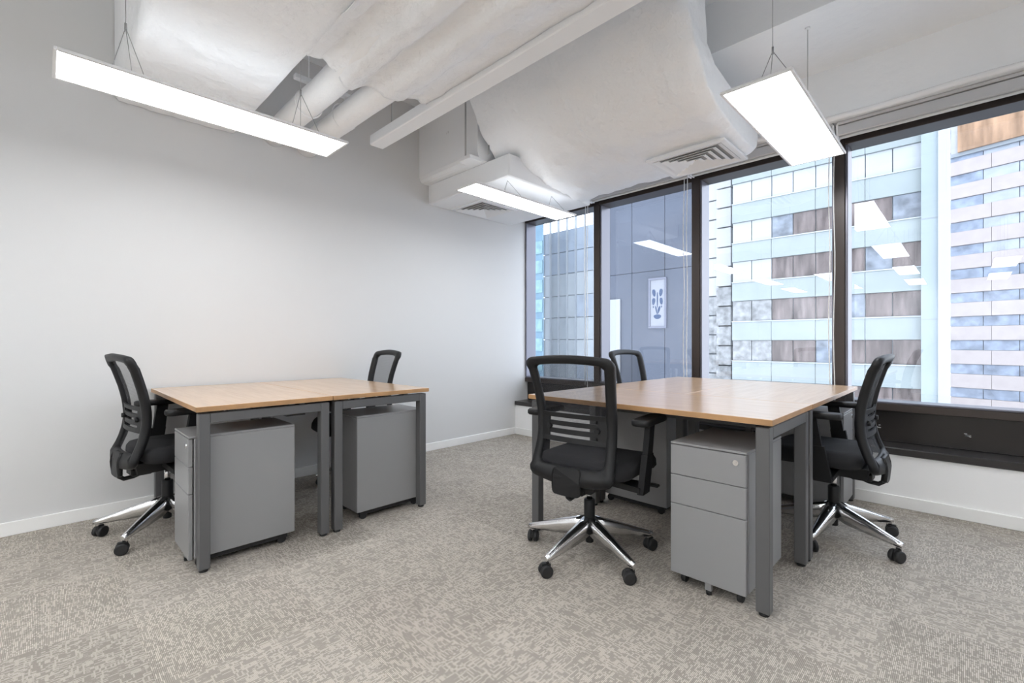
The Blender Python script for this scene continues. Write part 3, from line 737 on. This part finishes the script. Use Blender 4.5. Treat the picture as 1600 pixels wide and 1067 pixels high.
# pink banded tower on the right, turned a little
Y = 90.0
px0 = ux(1484, Y)
pk = thing('pink_tower', 'pink and white striped tower at the right edge of the view', 'building', (px0, Y, -45), math.atan2(-.31, 1.11))
PWD = 17.0
MB().box(0, PWD, .4, 12, 0, 72.5).build('core', 'tower_core', pk)
for n in range(-5, 9):
    zt = 7.6 + 3.3 * n + 45 - 1.0
    for q in range(4): MB().bbox(q * PWD / 4 + .02, (q + 1) * PWD / 4 - .02, -.1, .4, zt - 1.9, zt, .02).build('band_panel', 'pink_band', pk)
    for q in range(5):
        w_ = PWD / 5
        mm = 'glass_band_pale' if n >= 2 and q > 0 else 'glass_band'
        pane(pk, mm, q * w_ + .04, (q + 1) * w_ - .04, zt + .04, zt + 1.36, .1, .2)
MB().box(0, PWD, -.3, .5, 72.0, 72.5).build('terrace_slab', 'tower_core', pk)
MB().box(1.0, PWD, -.6, .5, 72.5, 76.3).build('rust_parapet', 'rust_wall', pk)
MB().box(.2, 1.0, -.2, 6, 72.5, 80).build('stair_core', 'white_clad', pk)
MB().box(3.0, PWD, 3, 12, 72.5, 84).build('penthouse', 'white_clad', pk)
for q in range(3): pane(pk, 'glass_band', 3.4 + q * 4.6, 6.6 + q * 4.6, 77.2, 79.6, 2.9, .15)
m = MB()
for k in range(15): m.box(1.2 + k * 1.1, 1.26 + k * 1.1, -.5, -.44, 76.3, 77.4)
m.box(1.0, PWD, -.5, -.44, 77.4, 77.48); m.build('terrace_railing', 'tower_core', pk)

# pale finned curtain wall through the first window
Y = 60.0
cx0, cx1 = ux(849, Y), ux(945, Y)
cw = thing('finned_building', 'pale glass building with tall white fins through the leftmost window', 'building', (cx0, Y, -45))
CW = cx1 - cx0; top = 64.5
core(cw, 'core', 'pale_curtain_blue', 0, CW, .4, 8, 0, top - .1)
NQ = 7
for n in range(9):
    for q in range(NQ):
        z1 = top - n * 3.6
        MB().bbox(q * CW / NQ + .03, (q + 1) * CW / NQ - .03, 0, .4, z1 - 3.5, z1, .02).build('glass_panel', 'pale_curtain_blue' if n < 2 or (q > 3 and n % 3 == 0) else 'pale_curtain', cw)
for q in range(NQ + 1): MB().box(q * CW / NQ - .045, q * CW / NQ + .045, -.5, .05, top - 34, top + 9).build('fin', 'fin', cw)
Y = 52.0
dx0, dx1 = ux(826, Y), ux(849.5, Y)
db_ = thing('teal_block', 'narrow deep teal block at the left edge of the leftmost window', 'building', (dx0, Y, -45))
core(db_, 'core', 'teal_deep', 0, dx1 - dx0, 0, 5, 0, 70)
for n in range(8): pane(db_, 'teal_window', (dx1 - dx0) * .45, (dx1 - dx0) * .93, 39 + n * 2.9, 40.9 + n * 2.9, -.12, .15)

# near blue glass facade behind the second pane, plus stand-ins for reflections in that pane
Y = 14.0
bx0, bx1 = ux(941, Y), ux(1096, Y)
bb = thing('blue_glass_building', 'close blue glass facade filling the second pane', 'building', (bx0, Y, -45))
BW = bx1 - bx0
core(bb, 'core', 'blue_joint', 0, BW, .12, 6, 0, 70)
for n in range(-2, 4):
    for q in range(3): MB().bbox(q * BW / 3 + .006, (q + 1) * BW / 3 - .006, 0, .12, 42.2 + n * 6.2, 48.39 + n * 6.2, .01).build('glass_panel', 'blue_glass', bb)
MB().bbox(ux(949, Y) - bx0, ux(970, Y) - bx0, -.06, .0, 45 + .0, 45 + 2.55, .01).build('reflection_panel', 'reflection_panel', bb)  # pale panel imitates a bright reflection in the window pane
fx0, fx1 = ux(1013, Y - .05), ux(1041, Y - .05)
fw = (math.cos(YAW) * Y - math.sin(YAW) * (fx0 + fx1) / 2)
zc0, zc1 = EYE + (HORIZON - 513) / FPX * fw, EYE + (HORIZON - 434) / FPX * fw
fp = thing('reflected_print', 'reflection of a framed blue leaf print, built outside the second pane', 'reflected picture', ((fx0 + fx1) / 2, Y - .001, zc0))  # added outside to imitate a picture reflected in the pane
hw, hh = (fx1 - fx0) / 2, zc1 - zc0
m = MB(); b = .07
m.bbox(-hw, hw, -.06, 0, 0, b, .008); m.bbox(-hw, hw, -.06, 0, hh - b, hh, .008); m.bbox(-hw, -hw + b, -.06, 0, b, hh - b, .008); m.bbox(hw - b, hw, -.06, 0, b, hh - b, .008)
m.build('picture_frame', 'print_frame', fp)
MB().box(-hw + b, hw - b, -.03, -.01, b, hh - b).build('print_sheet', 'print_paper', fp)
def leaf(x, z, rx, rz, ang=0):
    m = MB(); p = []
    for k in range(14):
        a = 2 * PI * k / 14; X, Z = rx * math.cos(a), rz * math.sin(a) * (1 - .25 * math.sin(a))
        p.append((x + X * math.cos(ang) - Z * math.sin(ang), -.031, z + X * math.sin(ang) + Z * math.cos(ang)))
    m.rings([p, [(q[0], -.035, q[2]) for q in p]], sm=False); m.build('printed_leaf', 'print_ink', fp)
for s_ in (-1, 1):
    leaf(s_ * hw * .40, hh * .72, hw * .19, hh * .075, -s_ * .15); leaf(s_ * hw * .42, hh * .55, hw * .18, hh * .07, s_ * .1)
    leaf(s_ * hw * .45, hh * .43, hw * .06, hh * .02)
leaf(0, hh * .60, hw * .07, hh * .16); leaf(-hw * .15, hh * .38, hw * .07, hh * .09, .2); leaf(hw * .18, hh * .38, hw * .12, hh * .08, -.3); leaf(0, hh * .24, hw * .42, hh * .045)
